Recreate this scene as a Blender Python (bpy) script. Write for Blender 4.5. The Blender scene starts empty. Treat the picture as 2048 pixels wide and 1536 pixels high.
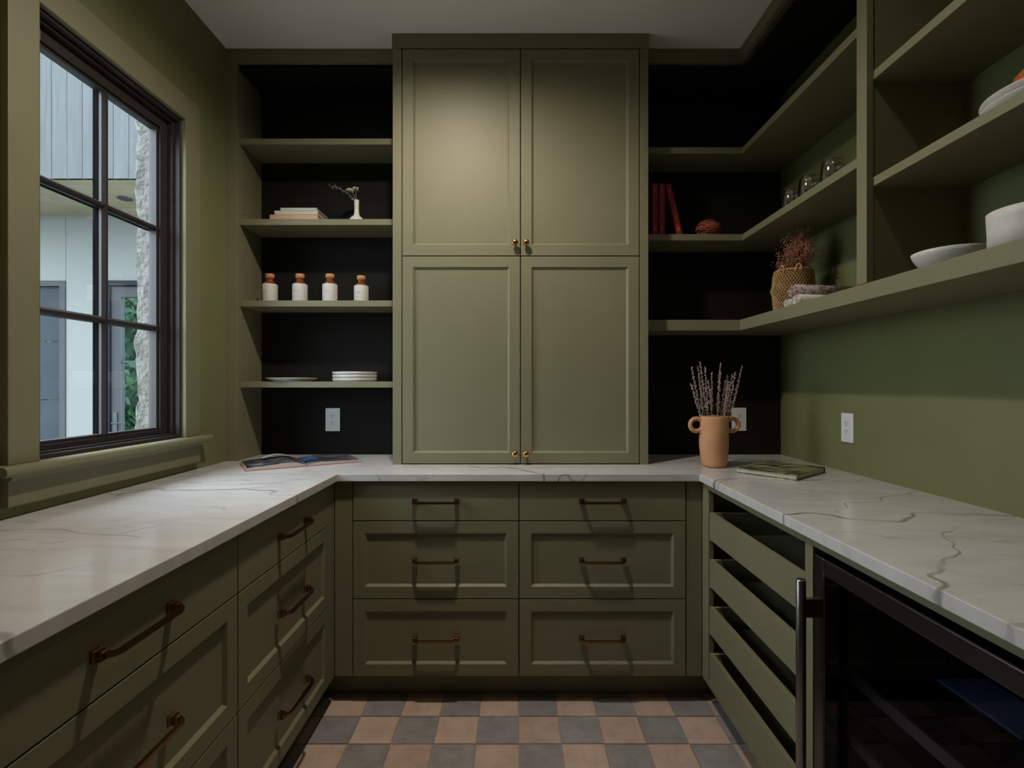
import bpy, bmesh, math, random
from mathutils import Vector, Matrix, noise
R = random.Random(7)
PI = math.pi
sc = bpy.context.scene
C = sc.collection

# ------------------------------------------------------------------ camera
cam_d = bpy.data.cameras.new('camera'); cam = bpy.data.objects.new('camera', cam_d); C.objects.link(cam)
cam.location = (0, 0, 1.262); cam.rotation_euler = (PI/2, 0, 0)
cam_d.sensor_width = 36; cam_d.lens = 18.0
cam_d.shift_x = -7/2048; cam_d.shift_y = 2/2048
cam_d.clip_start = 0.02
sc.camera = cam
# ------------------------------------------------------------------ sky (overcast)
w = bpy.data.worlds.new('overcast_sky'); sc.world = w; w.use_nodes = True
bg = w.node_tree.nodes['Background']
bg.inputs[0].default_value = (0.74, 0.89, 1.0, 1); bg.inputs[1].default_value = 12.0
# ------------------------------------------------------------------ exposure
vs = sc.view_settings
vs.view_transform = 'Standard'; vs.look = 'None'; vs.gamma = 1.0; vs.exposure = 0.02
vs.use_curve_mapping = False
# recessed ceiling downlights: (x, y, watts)
CANS = [(-0.30, 1.48, 100.0), (0.60, 1.10, 6.0)]
CAN_COL = (1.0, 0.89, 0.755)

# ------------------------------------------------------------------ helpers
class MB:
    def __init__(s): s.v = []; s.f = []; s.sm = []
    def add(s, vs, fs, smooth=False):
        o = len(s.v); s.v += [Vector(p) for p in vs]
        for f in fs: s.f.append([o+i for i in f]); s.sm.append(smooth)
        return s
    def box(s, x0, x1, y0, y1, z0, z1):
        return s.add([(x0,y0,z0),(x1,y0,z0),(x1,y1,z0),(x0,y1,z0),(x0,y0,z1),(x1,y0,z1),(x1,y1,z1),(x0,y1,z1)],
                     [(0,3,2,1),(4,5,6,7),(0,1,5,4),(1,2,6,5),(2,3,7,6),(3,0,4,7)])
    def prism(s, poly, z0, z1):
        n = len(poly)
        return s.add([(x,y,z0) for x,y in poly]+[(x,y,z1) for x,y in poly],
                     [tuple(range(n-1,-1,-1)), tuple(range(n,2*n))]+[(i,(i+1)%n,n+(i+1)%n,n+i) for i in range(n)])
    def lathe(s, prof, c=(0,0,0), seg=32, close=True):
        vs=[]; fs=[]
        for r,z in prof:
            for k in range(seg):
                a=2*PI*k/seg; vs.append((c[0]+r*math.cos(a), c[1]+r*math.sin(a), c[2]+z))
        for i in range(len(prof)-1):
            for k in range(seg):
                k2=(k+1)%seg; fs.append((i*seg+k,i*seg+k2,(i+1)*seg+k2,(i+1)*seg+k))
        s.add(vs,fs,True)
        o=len(s.v)-len(vs)
        if close:
            s.f.append([o+k for k in range(seg-1,-1,-1)]); s.sm.append(False)
            m=o+(len(prof)-1)*seg
            s.f.append([m+k for k in range(seg)]); s.sm.append(False)
        return s
    def tube(s, pts, rad, seg=8, closed=False):
        pts=[Vector(p) for p in pts]; n=len(pts); vs=[]; fs=[]
        rads = rad if isinstance(rad,(list,tuple)) else [rad]*n
        up=None
        for i,p in enumerate(pts):
            if closed: t=pts[(i+1)%n]-pts[i-1]
            else: t=pts[min(i+1,n-1)]-pts[max(i-1,0)]
            t=t.normalized()
            if up is None:
                up = Vector((0,0,1)) if abs(t.z)<.9 else Vector((1,0,0))
            a=(up-t*up.dot(t)).normalized(); up=a; b=t.cross(a)
            for k in range(seg):
                g=2*PI*k/seg; vs.append(p+(a*math.cos(g)+b*math.sin(g))*rads[i])
        m = n if closed else n-1
        for i in range(m):
            j=(i+1)%n
            for k in range(seg):
                k2=(k+1)%seg; fs.append((i*seg+k,i*seg+k2,j*seg+k2,j*seg+k))
        s.add(vs,fs,True)
        if not closed:
            o=len(s.v)-len(vs)
            s.f.append([o+k for k in range(seg-1,-1,-1)]); s.sm.append(False)
            s.f.append([o+(n-1)*seg+k for k in range(seg)]); s.sm.append(False)
        return s
    def ball(s, c, r, seg=6, rings=4, sq=(1,1,1)):
        c=Vector(c); prof=[]
        vs=[c+Vector((0,0,-r*sq[2]))]; fs=[]
        for i in range(1,rings):
            t=-PI/2+PI*i/rings
            for k in range(seg):
                a=2*PI*k/seg
                vs.append(c+Vector((r*sq[0]*math.cos(t)*math.cos(a), r*sq[1]*math.cos(t)*math.sin(a), r*sq[2]*math.sin(t))))
        vs.append(c+Vector((0,0,r*sq[2]))); top=len(vs)-1
        for k in range(seg):
            k2=(k+1)%seg
            fs.append((0,1+k2,1+k)); fs.append((top,1+(rings-2)*seg+k,1+(rings-2)*seg+k2))
            for i in range(rings-2):
                fs.append((1+i*seg+k,1+i*seg+k2,1+(i+1)*seg+k2,1+(i+1)*seg+k))
        return s.add(vs,fs,True)
    def xf(s, M, start=0):
        for i in range(start,len(s.v)): s.v[i]=M@s.v[i]
        return s
    def mesh(s, name, org=Vector((0,0,0)), mat=None):
        me=bpy.data.meshes.new(name)
        me.from_pydata([tuple(p-org) for p in s.v],[],s.f)
        me.polygons.foreach_set('use_smooth', s.sm)
        bm=bmesh.new(); bm.from_mesh(me); bmesh.ops.recalc_face_normals(bm, faces=bm.faces); bm.to_mesh(me); bm.free()
        if mat: me.materials.append(mat)
        me.update(); return me
ORG={}
def thing(name,label,cat,loc=(0,0,0),group=None):
    o=bpy.data.objects.new(name,None); C.objects.link(o); o.empty_display_size=.05
    o.location=loc; ORG[o]=Vector(loc); o['label']=label; o['category']=cat
    if group: o['group']=group
    return o
def part(name,mb,mat,parent,bevel=0,label=None,stuff=False):
    org=ORG[parent]
    o=bpy.data.objects.new(name,mb.mesh(name,org,mat)); C.objects.link(o); o.parent=parent; ORG[o]=org
    if bevel: bev(o,bevel)
    if label: o['label']=label
    if stuff: o['kind']='stuff'
    return o
def solo(name,mb,mat,label,cat,org=(0,0,0),group=None,bevel=0,kind=None):
    o=bpy.data.objects.new(name,mb.mesh(name,Vector(org),mat)); C.objects.link(o); o.location=org; ORG[o]=Vector(org)
    o['label']=label; o['category']=cat
    if group: o['group']=group
    if kind: o['kind']=kind
    if bevel: bev(o,bevel)
    return o
def struct(name,mb,mat,label,cat,bevel=0):
    return solo(name,mb,mat,label,cat,(0,0,0),None,bevel,'structure')
def bev(o,wd,seg=2):
    m=o.modifiers.new('soft_edges','BEVEL'); m.width=wd; m.segments=seg; m.limit_method='ANGLE'; m.angle_limit=math.radians(50)
def inst(name,me,parent,loc,rotz=0,label=None):
    """child object sharing mesh data; loc in world"""
    o=bpy.data.objects.new(name,me); C.objects.link(o); o.parent=parent
    o.location=Vector(loc)-ORG[parent]; o.rotation_euler=(0,0,rotz); ORG[o]=Vector(loc)
    if label: o['label']=label
    return o

# ------------------------------------------------------------------ materials
MATS={}
def mat(name,col,rough=.5,metal=0,spec=.5,bump=0,bscale=200,var=0,vscale=6,trans=0,ior=1.45,emit=None,coat=0):
    m=bpy.data.materials.new(name); m.use_nodes=True; nt=m.node_tree; b=nt.nodes['Principled BSDF']
    b.inputs['Base Color'].default_value=(*col,1); b.inputs['Roughness'].default_value=rough
    b.inputs['Metallic'].default_value=metal; b.inputs['Specular IOR Level'].default_value=spec
    b.inputs['Transmission Weight'].default_value=trans; b.inputs['IOR'].default_value=ior
    b.inputs['Coat Weight'].default_value=coat
    if emit: b.inputs['Emission Color'].default_value=(*emit[0],1); b.inputs['Emission Strength'].default_value=emit[1]
    if bump or var:
        tc=nt.nodes.new('ShaderNodeTexCoord')
        if bump:
            n=nt.nodes.new('ShaderNodeTexNoise'); n.inputs['Scale'].default_value=bscale; n.inputs['Detail'].default_value=4
            bp=nt.nodes.new('ShaderNodeBump'); bp.inputs['Strength'].default_value=bump; bp.inputs['Distance'].default_value=.002
            nt.links.new(tc.outputs['Object'],n.inputs['Vector']); nt.links.new(n.outputs['Fac'],bp.inputs['Height']); nt.links.new(bp.outputs['Normal'],b.inputs['Normal'])
        if var:
            n2=nt.nodes.new('ShaderNodeTexNoise'); n2.inputs['Scale'].default_value=vscale; n2.inputs['Detail'].default_value=6
            hs=nt.nodes.new('ShaderNodeHueSaturation'); hs.inputs['Color'].default_value=(*col,1)
            mr=nt.nodes.new('ShaderNodeMapRange'); mr.inputs['From Min'].default_value=.3; mr.inputs['From Max'].default_value=.7
            mr.inputs['To Min'].default_value=1-var; mr.inputs['To Max'].default_value=1+var
            nt.links.new(tc.outputs['Object'],n2.inputs['Vector']); nt.links.new(n2.outputs['Fac'],mr.inputs['Value'])
            nt.links.new(mr.outputs['Result'],hs.inputs['Value']); nt.links.new(hs.outputs['Color'],b.inputs['Base Color'])
    MATS[name]=m; return m
def thin_glass(name,tint=(1,1,1),refl=1.0):
    m=bpy.data.materials.new(name); m.use_nodes=True; nt=m.node_tree; nt.nodes.clear()
    out=nt.nodes.new('ShaderNodeOutputMaterial'); mx=nt.nodes.new('ShaderNodeMixShader')
    tr=nt.nodes.new('ShaderNodeBsdfTransparent'); tr.inputs[0].default_value=(*tint,1)
    gl=nt.nodes.new('ShaderNodeBsdfGlossy'); gl.inputs['Roughness'].default_value=.0
    lw=nt.nodes.new('ShaderNodeLayerWeight'); lw.inputs['Blend'].default_value=.5
    pw=nt.nodes.new('ShaderNodeMath'); pw.operation='POWER'; pw.inputs[1].default_value=5
    mu=nt.nodes.new('ShaderNodeMath'); mu.operation='MULTIPLY_ADD'; mu.inputs[1].default_value=.96*refl; mu.inputs[2].default_value=.04*refl
    nt.links.new(lw.outputs['Facing'],pw.inputs[0]); nt.links.new(pw.outputs[0],mu.inputs[0]); mu.use_clamp=True; nt.links.new(mu.outputs[0],mx.inputs[0])
    nt.links.new(tr.outputs[0],mx.inputs[1]); nt.links.new(gl.outputs[0],mx.inputs[2]); nt.links.new(mx.outputs[0],out.inputs[0])
    return m
GREEN=mat('olive_cabinet_paint',(.198,.188,.112),.52,bump=.05,bscale=350,var=.03)
WALLG=mat('olive_wall_paint',(.172,.182,.075),.6,bump=.12,bscale=160,var=.04)
DARKW=mat('dark_back_paint_top_shade',(.011,.0108,.0085),.8,spec=.2,bump=.1,bscale=160)  # back wall's own colour; on the alcove top panels it stands for shade
CEIL=mat('ceiling_white',(.90,.875,.86),.8,bump=.1,bscale=120)
BRONZE=mat('bronze_frame',(.034,.028,.028),.42,spec=.35)
BRASS=mat('aged_brass',(.25,.14,.055),.24,metal=1)
KNOB=mat('polished_brass',(.60,.34,.13),.2,metal=1)
WHITE=mat('white_plastic',(.75,.75,.73),.35)
DARKSLOT=mat('dark_slot',(.01,.01,.01),.6)
STEEL=mat('brushed_steel',(.30,.28,.28),.32,metal=1)
BLACKM=mat('black_metal',(.012,.012,.013),.35)
GLASS=thin_glass('window_glass')
CERAM=mat('white_ceramic',(.66,.66,.64),.3,bump=.03,bscale=60,var=.03)
STONEW=mat('speckled_stoneware',(.60,.58,.57),.5,bump=.05,bscale=150,var=.06,vscale=90)

def nodes(m):
    return m.node_tree, m.node_tree.nodes, m.node_tree.links
def mapped(nt,scale=(1,1,1),rot=(0,0,0)):
    tc=nt.nodes.new('ShaderNodeTexCoord'); mp=nt.nodes.new('ShaderNodeMapping')
    mp.inputs['Scale'].default_value=scale; mp.inputs['Rotation'].default_value=rot
    nt.links.new(tc.outputs['Object'],mp.inputs['Vector']); return mp
def ramp(nt,src,stops):
    r=nt.nodes.new('ShaderNodeValToRGB')
    while len(r.color_ramp.elements)<len(stops): r.color_ramp.elements.new(.5)
    for e,(p,c) in zip(r.color_ramp.elements,stops): e.position=p; e.color=(*c,1)
    nt.links.new(src,r.inputs[0]); return r
def marble():
    m=mat('white_quartzite',(.7,.7,.68),.16,spec=.5); nt,ns,lk=nodes(m); b=ns['Principled BSDF']
    def bands(scale,rot,dist,dscale,lo,off):
        mp=mapped(nt,(1,1,1),(0,0,rot)); mp.inputs['Location'].default_value=(off,off*.37,0)
        wv=ns.new('ShaderNodeTexWave'); wv.bands_direction='Y'; wv.inputs['Scale'].default_value=scale; wv.inputs['Distortion'].default_value=dist
        wv.inputs['Detail'].default_value=4; wv.inputs['Detail Scale'].default_value=dscale; wv.inputs['Detail Roughness'].default_value=.62
        lk.new(mp.outputs[0],wv.inputs['Vector'])
        r=ns.new('ShaderNodeMapRange'); r.inputs['From Min'].default_value=lo; r.inputs['From Max'].default_value=1.0; lk.new(wv.outputs['Fac'],r.inputs['Value']); return r.outputs[0]
    def patch(sc_,lo,hi,off):
        mp=mapped(nt,(sc_,sc_,sc_)); mp.inputs['Location'].default_value=(off,off,0)
        pn=ns.new('ShaderNodeTexNoise'); pn.inputs['Scale'].default_value=1; pn.inputs['Detail'].default_value=3; lk.new(mp.outputs[0],pn.inputs['Vector'])
        pr=ns.new('ShaderNodeMapRange'); pr.inputs['From Min'].default_value=lo; pr.inputs['From Max'].default_value=hi; lk.new(pn.outputs['Fac'],pr.inputs['Value']); return pr.outputs[0]
    def mul(a,b,k=1.0):
        m1=ns.new('ShaderNodeMath'); m1.operation='MULTIPLY'; lk.new(a,m1.inputs[0]); lk.new(b,m1.inputs[1])
        m2=ns.new('ShaderNodeMath'); m2.operation='MULTIPLY'; lk.new(m1.outputs[0],m2.inputs[0]); m2.inputs[1].default_value=k; return m2.outputs[0]
    va=mul(bands(.62,.22,5.5,1.4,.9980,1.3),patch(3.0,.40,.55,2.0))
    vb=mul(bands(.80,-.55,7.0,1.6,.9975,4.7),patch(2.6,.46,.60,7.0),.75)
    vc=mul(bands(1.7,.05,6.0,2.2,.985,2.2),patch(3.4,.47,.66,11.0),.35)
    mxa=ns.new('ShaderNodeMath'); mxa.operation='MAXIMUM'; lk.new(va,mxa.inputs[0]); lk.new(vb,mxa.inputs[1])
    mx=ns.new('ShaderNodeMath'); mx.operation='MAXIMUM'; lk.new(mxa.outputs[0],mx.inputs[0]); lk.new(vc,mx.inputs[1])
    # soft cloudy body
    mp2=mapped(nt,(2.5,7,4),(0,0,.55)); cn=ns.new('ShaderNodeTexNoise'); cn.inputs['Scale'].default_value=1.5; cn.inputs['Detail'].default_value=8; cn.inputs['Distortion'].default_value=1.2
    lk.new(mp2.outputs[0],cn.inputs['Vector'])
    cr=ramp(nt,cn.outputs['Fac'],[(.25,(.52,.505,.495)),(.5,(.60,.585,.575)),(.75,(.66,.65,.64))])
    mc=ns.new('ShaderNodeMixRGB'); mc.inputs[2].default_value=(.09,.095,.092,1)
    f=ns.new('ShaderNodeMath'); f.operation='MULTIPLY'; f.inputs[1].default_value=.85; lk.new(mx.outputs[0],f.inputs[0])
    lk.new(f.outputs[0],mc.inputs[0]); lk.new(cr.outputs[0],mc.inputs[1]); lk.new(mc.outputs[0],b.inputs['Base Color'])
    return m
MARBLE=marble()
def tilemat(name,c1,c2):
    m=mat(name,c1,.55,bump=.25,bscale=45); nt,ns,lk=nodes(m); b=ns['Principled BSDF']
    tc=ns.new('ShaderNodeTexCoord'); oi=ns.new('ShaderNodeObjectInfo'); ad=ns.new('ShaderNodeVectorMath'); ad.operation='ADD'
    cmb=ns.new('ShaderNodeCombineXYZ'); mu=ns.new('ShaderNodeMath'); mu.operation='MULTIPLY'; mu.inputs[1].default_value=40
    lk.new(oi.outputs['Random'],mu.inputs[0]); lk.new(mu.outputs[0],cmb.inputs[0]); lk.new(mu.outputs[0],cmb.inputs[1])
    lk.new(tc.outputs['Object'],ad.inputs[0]); lk.new(cmb.outputs[0],ad.inputs[1])
    n=ns.new('ShaderNodeTexNoise'); n.inputs['Scale'].default_value=14; n.inputs['Detail'].default_value=8; n.inputs['Roughness'].default_value=.65
    lk.new(ad.outputs[0],n.inputs['Vector'])
    r=ramp(nt,n.outputs['Fac'],[(.32,c1),(.68,c2)]); 
    hs=ns.new('ShaderNodeHueSaturation'); mr=ns.new('ShaderNodeMapRange'); mr.inputs['To Min'].default_value=.88; mr.inputs['To Max'].default_value=1.1
    lk.new(oi.outputs['Random'],mr.inputs['Value']); lk.new(mr.outputs[0],hs.inputs['Value']); lk.new(r.outputs[0],hs.inputs['Color']); lk.new(hs.outputs[0],b.inputs['Base Color'])
    return m
TAN=tilemat('tan_cement_tile',(.44,.315,.25),(.57,.425,.345))
GREY=tilemat('grey_cement_tile',(.22,.20,.195),(.32,.295,.29))
GROUT=mat('sand_grout',(.36,.27,.21),.9)

# ================================================================== SETTING
ZC=.914; CEILZ=2.80; XL=-1.323; XR=1.33; YB=2.567; YF=-1.6
mb=MB().box(XL-.1,XR+.1,YF,YB+.1,-.1,-.004)
floor=struct('floor',mb,GROUT,'checkerboard cement tile floor in tan and grey','floor')
S=.15; g=.0022
tile_me={}
for k,mm in ((0,TAN),(1,GREY)):
    h=S/2-g
    t=MB().prism([(-h+.002,-h),(h-.002,-h),(h,-h+.002),(h,h-.002),(h-.002,h),(-h+.002,h),(-h,h-.002),(-h,-h+.002)],-.012,0)
    tile_me[k]=t.mesh('tile',mat=mm)
for i in range(-6,6):
    for j in range(-10,1):
        cx=.0114+S*(i+.5); cy=1.95+S*(j+.5)
        k=(i+j)%2           # i=0,j=-1 tan
        k=0 if (i-j)%2==1 else 1
        inst('tile',tile_me[k],floor,(cx,cy,R.uniform(-.0006,.0006)),R.choice((0,PI/2,PI,-PI/2)))
struct('ceiling',MB().box(XL-.1,XR+.1,YF,YB+.1,CEILZ,CEILZ+.1),CEIL,'plain white plaster ceiling','ceiling')
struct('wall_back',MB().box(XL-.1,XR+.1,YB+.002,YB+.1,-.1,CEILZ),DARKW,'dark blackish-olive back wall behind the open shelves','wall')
struct('wall_right',MB().box(XR,XR+.1,YF,YB,-.1,CEILZ),WALLG,'olive painted right wall','wall')
struct('wall_front',MB().box(XL-.1,XR+.1,YF-.1,YF,-.1,CEILZ),WALLG,'olive painted wall at the near end of the room','wall')
WY0,WY1,WZ0,WZ1=1.40,2.02,1.03,2.31
XO=-1.404
mb=MB(); mb.box(XO,XL,YF,WY0,-.1,CEILZ); mb.box(XO,XL,WY1,YB,-.1,CEILZ); mb.box(XO,XL,WY0,WY1,-.1,WZ0); mb.box(XO,XL,WY0,WY1,WZ1,CEILZ)
wl=struct('wall_left',mb,WALLG,'olive painted left wall with the window','wall')
# rough limestone on the outside, beside the window
STONE=mat('rough_limestone',(.115,.108,.098),.9,bump=1.0,bscale=60,var=.22,vscale=22)
nt,ns,lk=nodes(STONE)
for b_ in [n for n in ns if n.type=='BUMP']: b_.inputs['Distance'].default_value=.012
mb=MB(); nz=90; nx=8; vs_=[]; fs_=[]
for i in range(nz+1):
    z=.7+1.75*i/nz
    edge=-1.525+.016*noise.noise(Vector((0,3.1,z*6)))+.012*noise.noise(Vector((5,1,z*17)))+.006*noise.noise(Vector((5,1,z*50)))
    for j in range(nx+1):
        x=XO-.001+(edge-XO)*j/nx
        y=WY1+.022+.010*noise.noise(Vector((x*20,1,z*14)))+.006*noise.noise(Vector((x*60,4,z*50)))+(.02 if j==nx else 0)
        vs_.append((x,y,z))
for i in range(nz):
    for j in range(nx):
        a=i*(nx+1)+j; fs_.append((a,a+1,a+nx+2,a+nx+1))
base=len(vs_)
for i in range(nz+1):
    z=.7+1.75*i/nz
    vs_.append((vs_[i*(nx+1)+nx][0]+.004,2.5,z)); vs_.append((XO-.001,2.5,z))
for i in range(nz):
    a=i*(nx+1)+nx; b=(i+1)*(nx+1)+nx; c=base+2*i; d=base+2*i+2
    fs_.append((a,c,d,b)); fs_.append((c,c+1,d+1,d))
mb.add(vs_,fs_,False)
part('stone_cladding',mb,STONE,wl,label='rough pale limestone edge outside the window')

# ------------------------------------------------------------------ window_1
wn=thing('window_1','dark bronze six-pane window in olive casing over the left worktop','window',(XL,1.71,1.05)); wn['kind']='structure'
XCF=-1.300
part('casing',MB().box(XL,XCF,WY0-.088,WY0,1.055,WZ1+.095),GREEN,wn,.002)
part('casing',MB().box(XL,XCF,WY1,WY1+.092,1.055,WZ1+.095),GREEN,wn,.002)
part('casing',MB().box(XL,XCF,WY0,WY1,WZ1,WZ1+.095),GREEN,wn,.002)
st=MB(); 
prof=[(XL-.03,1.028),(-1.275,1.028),(-1.270,1.031),(-1.266,1.036),(-1.2655,1.043),(-1.268,1.050),(-1.274,1.055),(XL-.03,1.055)]
n=len(prof); y0,y1=1.275,2.145
st.add([(x,y0,z) for x,z in prof]+[(x,y1,z) for x,z in prof],[tuple(range(n)),tuple(range(2*n-1,n-1,-1))]+[(i,n+i,n+(i+1)%n,(i+1)%n) for i in range(n)])
part('stool',st,GREEN,wn,label='rounded olive window stool')
ap=MB()
prof=[(XL,.945),(-1.304,.945),(-1.300,.949),(-1.300,1.012),(-1.292,1.018),(-1.288,1.028),(XL,1.028)]
n=len(prof); y0,y1=1.312,2.112
ap.add([(x,y0,z) for x,z in prof]+[(x,y1,z) for x,z in prof],[tuple(range(n)),tuple(range(2*n-1,n-1,-1))]+[(i,n+i,n+(i+1)%n,(i+1)%n) for i in range(n)])
part('apron',ap,GREEN,wn)
def ring(mb,x0,x1,ya,yb,za,zb,t,tb=None):
    tb=tb or t
    mb.box(x0,x1,ya,ya+t,za,zb); mb.box(x0,x1,yb-t,yb,za,zb); mb.box(x0,x1,ya+t,yb-t,za,za+tb); mb.box(x0,x1,ya+t,yb-t,zb-t,zb)
f=MB(); ring(f,-1.402,-1.318,WY0,WY1,1.055,WZ1,.012)
ring(f,-1.402,-1.338,WY0+.012,WY1-.012,1.055,WZ1-.012,.012,.018)
ring(f,-1.4025,-1.4005,WY0+.024,WY1-.024,1.06,WZ1-.024,.014,.02)
part('frame',f,BRONZE,wn,.0015)
sa=MB(); SY0,SY1,SZ0,SZ1=1.424,1.996,1.066,2.286
ring(sa,-1.400,-1.358,SY0,SY1,SZ0,SZ1,.038,.024); ring(sa,-1.396,-1.366,SY0+.038,SY1-.038,SZ0+.024,SZ1-.038,.010,.010)
part('sash',sa,BRONZE,wn,.0015)
GY0,GY1,GZ0,GZ1=SY0+.046,SY1-.046,SZ0+.032,SZ1-.046
ym=(GY0+GY1)/2; zs=[GZ0+(GZ1-GZ0)*k/3 for k in range(4)]
def munt_v(y,za,zb): 
    m=MB(); m.prism([(-1.364,y-.004),(-1.364,y+.004),(-1.374,y+.011),(-1.383,y+.011),(-1.383,y-.011),(-1.374,y-.011)],za,zb)
    return m
CLAD=mat('black_exterior_bar',(.002,.002,.0025),.9,spec=.03)
mo=part('muntin',munt_v(ym,GZ0-.004,GZ1+.004),BRONZE,wn); part('exterior_bar',MB().box(-1.404,-1.387,ym-.010,ym+.010,GZ0-.004,GZ1+.004),CLAD,mo)
for z in zs[1:3]:
    for ya,yb in ((GY0-.004,ym-.0075),(ym+.0075,GY1+.004)):
        m=MB(); pr=[(-1.365,z-.004),(-1.365,z+.004),(-1.374,z+.011),(-1.383,z+.011),(-1.383,z-.011),(-1.374,z-.011)]
        n=6; m.add([(x,ya,zz) for x,zz in pr]+[(x,yb,zz) for x,zz in pr],[tuple(range(n)),tuple(range(2*n-1,n-1,-1))]+[(i,n+i,n+(i+1)%n,(i+1)%n) for i in range(n)])
        mo=part('muntin',m,BRONZE,wn); part('exterior_bar',MB().box(-1.404,-1.387,ya,yb,z-.010,z+.010),CLAD,mo)
for a in range(3):
    for (ya,yb) in ((GY0-.006,ym),(ym,GY1+.006)):
        part('pane',MB().box(-1.3865,-1.3835,ya,yb,zs[a]-(.006 if a==0 else 0),zs[a+1]+(.006 if a==2 else 0)),GLASS,wn)

# ------------------------------------------------------------------ outside
struct('bounce_ground',MB().box(-7,XO-.02,-6,6.5,-.30,-.245),mat('bounce_gravel',(.12,.118,.11),.95,bump=.6,bscale=40,var=.15,vscale=30),'unseen pale gravel ground added outside the window to bounce daylight in','bounce_ground')  # unseen ground, added pale to throw daylight up through the window
struct('lawn',MB().box(-40,XO-.02,-25,30,-.40,-.302),mat('lawn_green',(.02,.085,.016),.9,var=.3,vscale=3),'green lawn outside the window','lawn')
wing=thing('house_wing','pale house wing with grey plank cladding and porch seen through the window','building',(-4,4,-.25))
PL=mat('weathered_plank',(.31,.34,.36),.75,bump=.3,bscale=30); nt,ns,lk=nodes(PL); b=ns['Principled BSDF']
mp=mapped(nt,(22,22,1.2)); nn=ns.new('ShaderNodeTexNoise'); nn.inputs['Scale'].default_value=1.5; nn.inputs['Detail'].default_value=7; nn.inputs['Distortion'].default_value=1.0
lk.new(mp.outputs[0],nn.inputs['Vector']); rr=ramp(nt,nn.outputs['Fac'],[(.3,(.031,.034,.0355)),(.55,(.043,.046,.048)),(.75,(.052,.053,.054))])
oi=ns.new('ShaderNodeObjectInfo'); hs=ns.new('ShaderNodeHueSaturation'); mr=ns.new('ShaderNodeMapRange'); mr.inputs['To Min'].default_value=.85; mr.inputs['To Max'].default_value=1.1
lk.new(oi.outputs['Random'],mr.inputs['Value']); lk.new(mr.outputs[0],hs.inputs['Value']); lk.new(rr.outputs[0],hs.inputs['Color']); lk.new(hs.outputs[0],b.inputs['Base Color'])
SOFF=mat('oak_soffit',(.17,.145,.095),.6,bump=.15,bscale=40,var=.12,vscale=5)
STUC=mat('pale_stucco',(.115,.117,.113),.9,bump=.2,bscale=80)
FRM=mat('grey_door_frame',(.036,.037,.041),.7,spec=.1)
NAVY=mat('opaque_blue_grey',(.022,.027,.033),.6,spec=.08,var=.1,vscale=3)
ZP=2.875; YP=4.0; YQ=4.88
for k in range(30):
    x0=-5.2+.121*k
    q=part('plank',MB().box(x0+.0015,x0+.1195,YP+R.uniform(0,.002),YP+.03,ZP,5.2),PL,wing,.002)
part('wall',MB().box(-5.3,-1.6,YP+.03,YP+.12,ZP+.02,5.2),STUC,wing)
for k in range(8):
    part('soffit_board',MB().box(-5.3,-1.6,YP+.005+.11*k,YP+.112+.11*k,ZP,ZP+.02),SOFF,wing,.002)
dl=MB().lathe([(.055,0),(.055,.012),(.04,.012)],(-3.37,YP+.42,ZP-.010),24); part('recessed_light',dl,BLACKM,wing)
# stucco wall with two openings
X1a,X1b=-6.2,-4.285; X2a,X2b=-3.945,-2.6; ZT=2.255
def stucco(x0,x1,z0,z1): part('stucco_panel',MB().box(x0,x1,YQ,YQ+.12,z0,z1),STUC,wing,.003)
stucco(-6.4,X1b-.003,ZT,ZP+.2); stucco(X2a,-1.6,ZT,ZP+.2); stucco(X1b,X2a-.001,-.25,ZP+.2); stucco(X2b,-1.6,-.25,ZT)
# left glazed door with opaque blue-grey panes
d=part('glazed_door',(lambda m:(m.box(X1b-.055,X1b,YQ-.01,YQ+.06,-.25,ZT),m.box(X1a,X1b-.055,YQ-.01,YQ+.06,ZT-.05,ZT),m)[2])(MB()),FRM,wing)
for z0,z1 in ((-.2,1.12),(1.125,1.68),(1.685,ZT-.05)):
    part('pane',MB().box(X1a,X1b-.055,YQ+.03,YQ+.04,z0,z1-.004),NAVY,d)
# right door, glass to the garden beyond
d=part('garden_door',(lambda m:(m.box(X2a,X2a+.075,YQ-.005,YQ+.1,-.25,ZT),m.box(X2a,X2b,YQ-.02,YQ+.1,ZT-.045,ZT),m)[2])(MB()),mat('dark_door_jamb',(.010,.012,.018),.7,spec=.1),wing)
x0=X2a+.08
df=MB(); df.box(x0,x0+.088,YQ+.02,YQ+.07,-.2,ZT-.05); df.box(x0+.088,x0+.9,YQ+.02,YQ+.07,ZT-.15,ZT-.05); df.box(x0+.088,x0+.9,YQ+.03,YQ+.06,1.475,1.495); df.box(x0+.088,x0+.9,YQ+.02,YQ+.07,-.2,.1)
part('door_leaf',df,FRM,d)
part('pane',MB().box(x0+.088,x0+.9,YQ+.043,YQ+.047,.1,ZT-.15),thin_glass('door_glass',(.8,.9,.85),.06),d)
hd=MB(); hd.box(x0+.02,x0+.06,YQ+.008,YQ+.02,.78,1.0); hd.tube([(x0+.04,YQ+.015,.9),(x0+.04,YQ-.03,.9),(x0+.16,YQ-.03,.9)],.008,8)
part('door_handle',hd,BLACKM,d)
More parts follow.
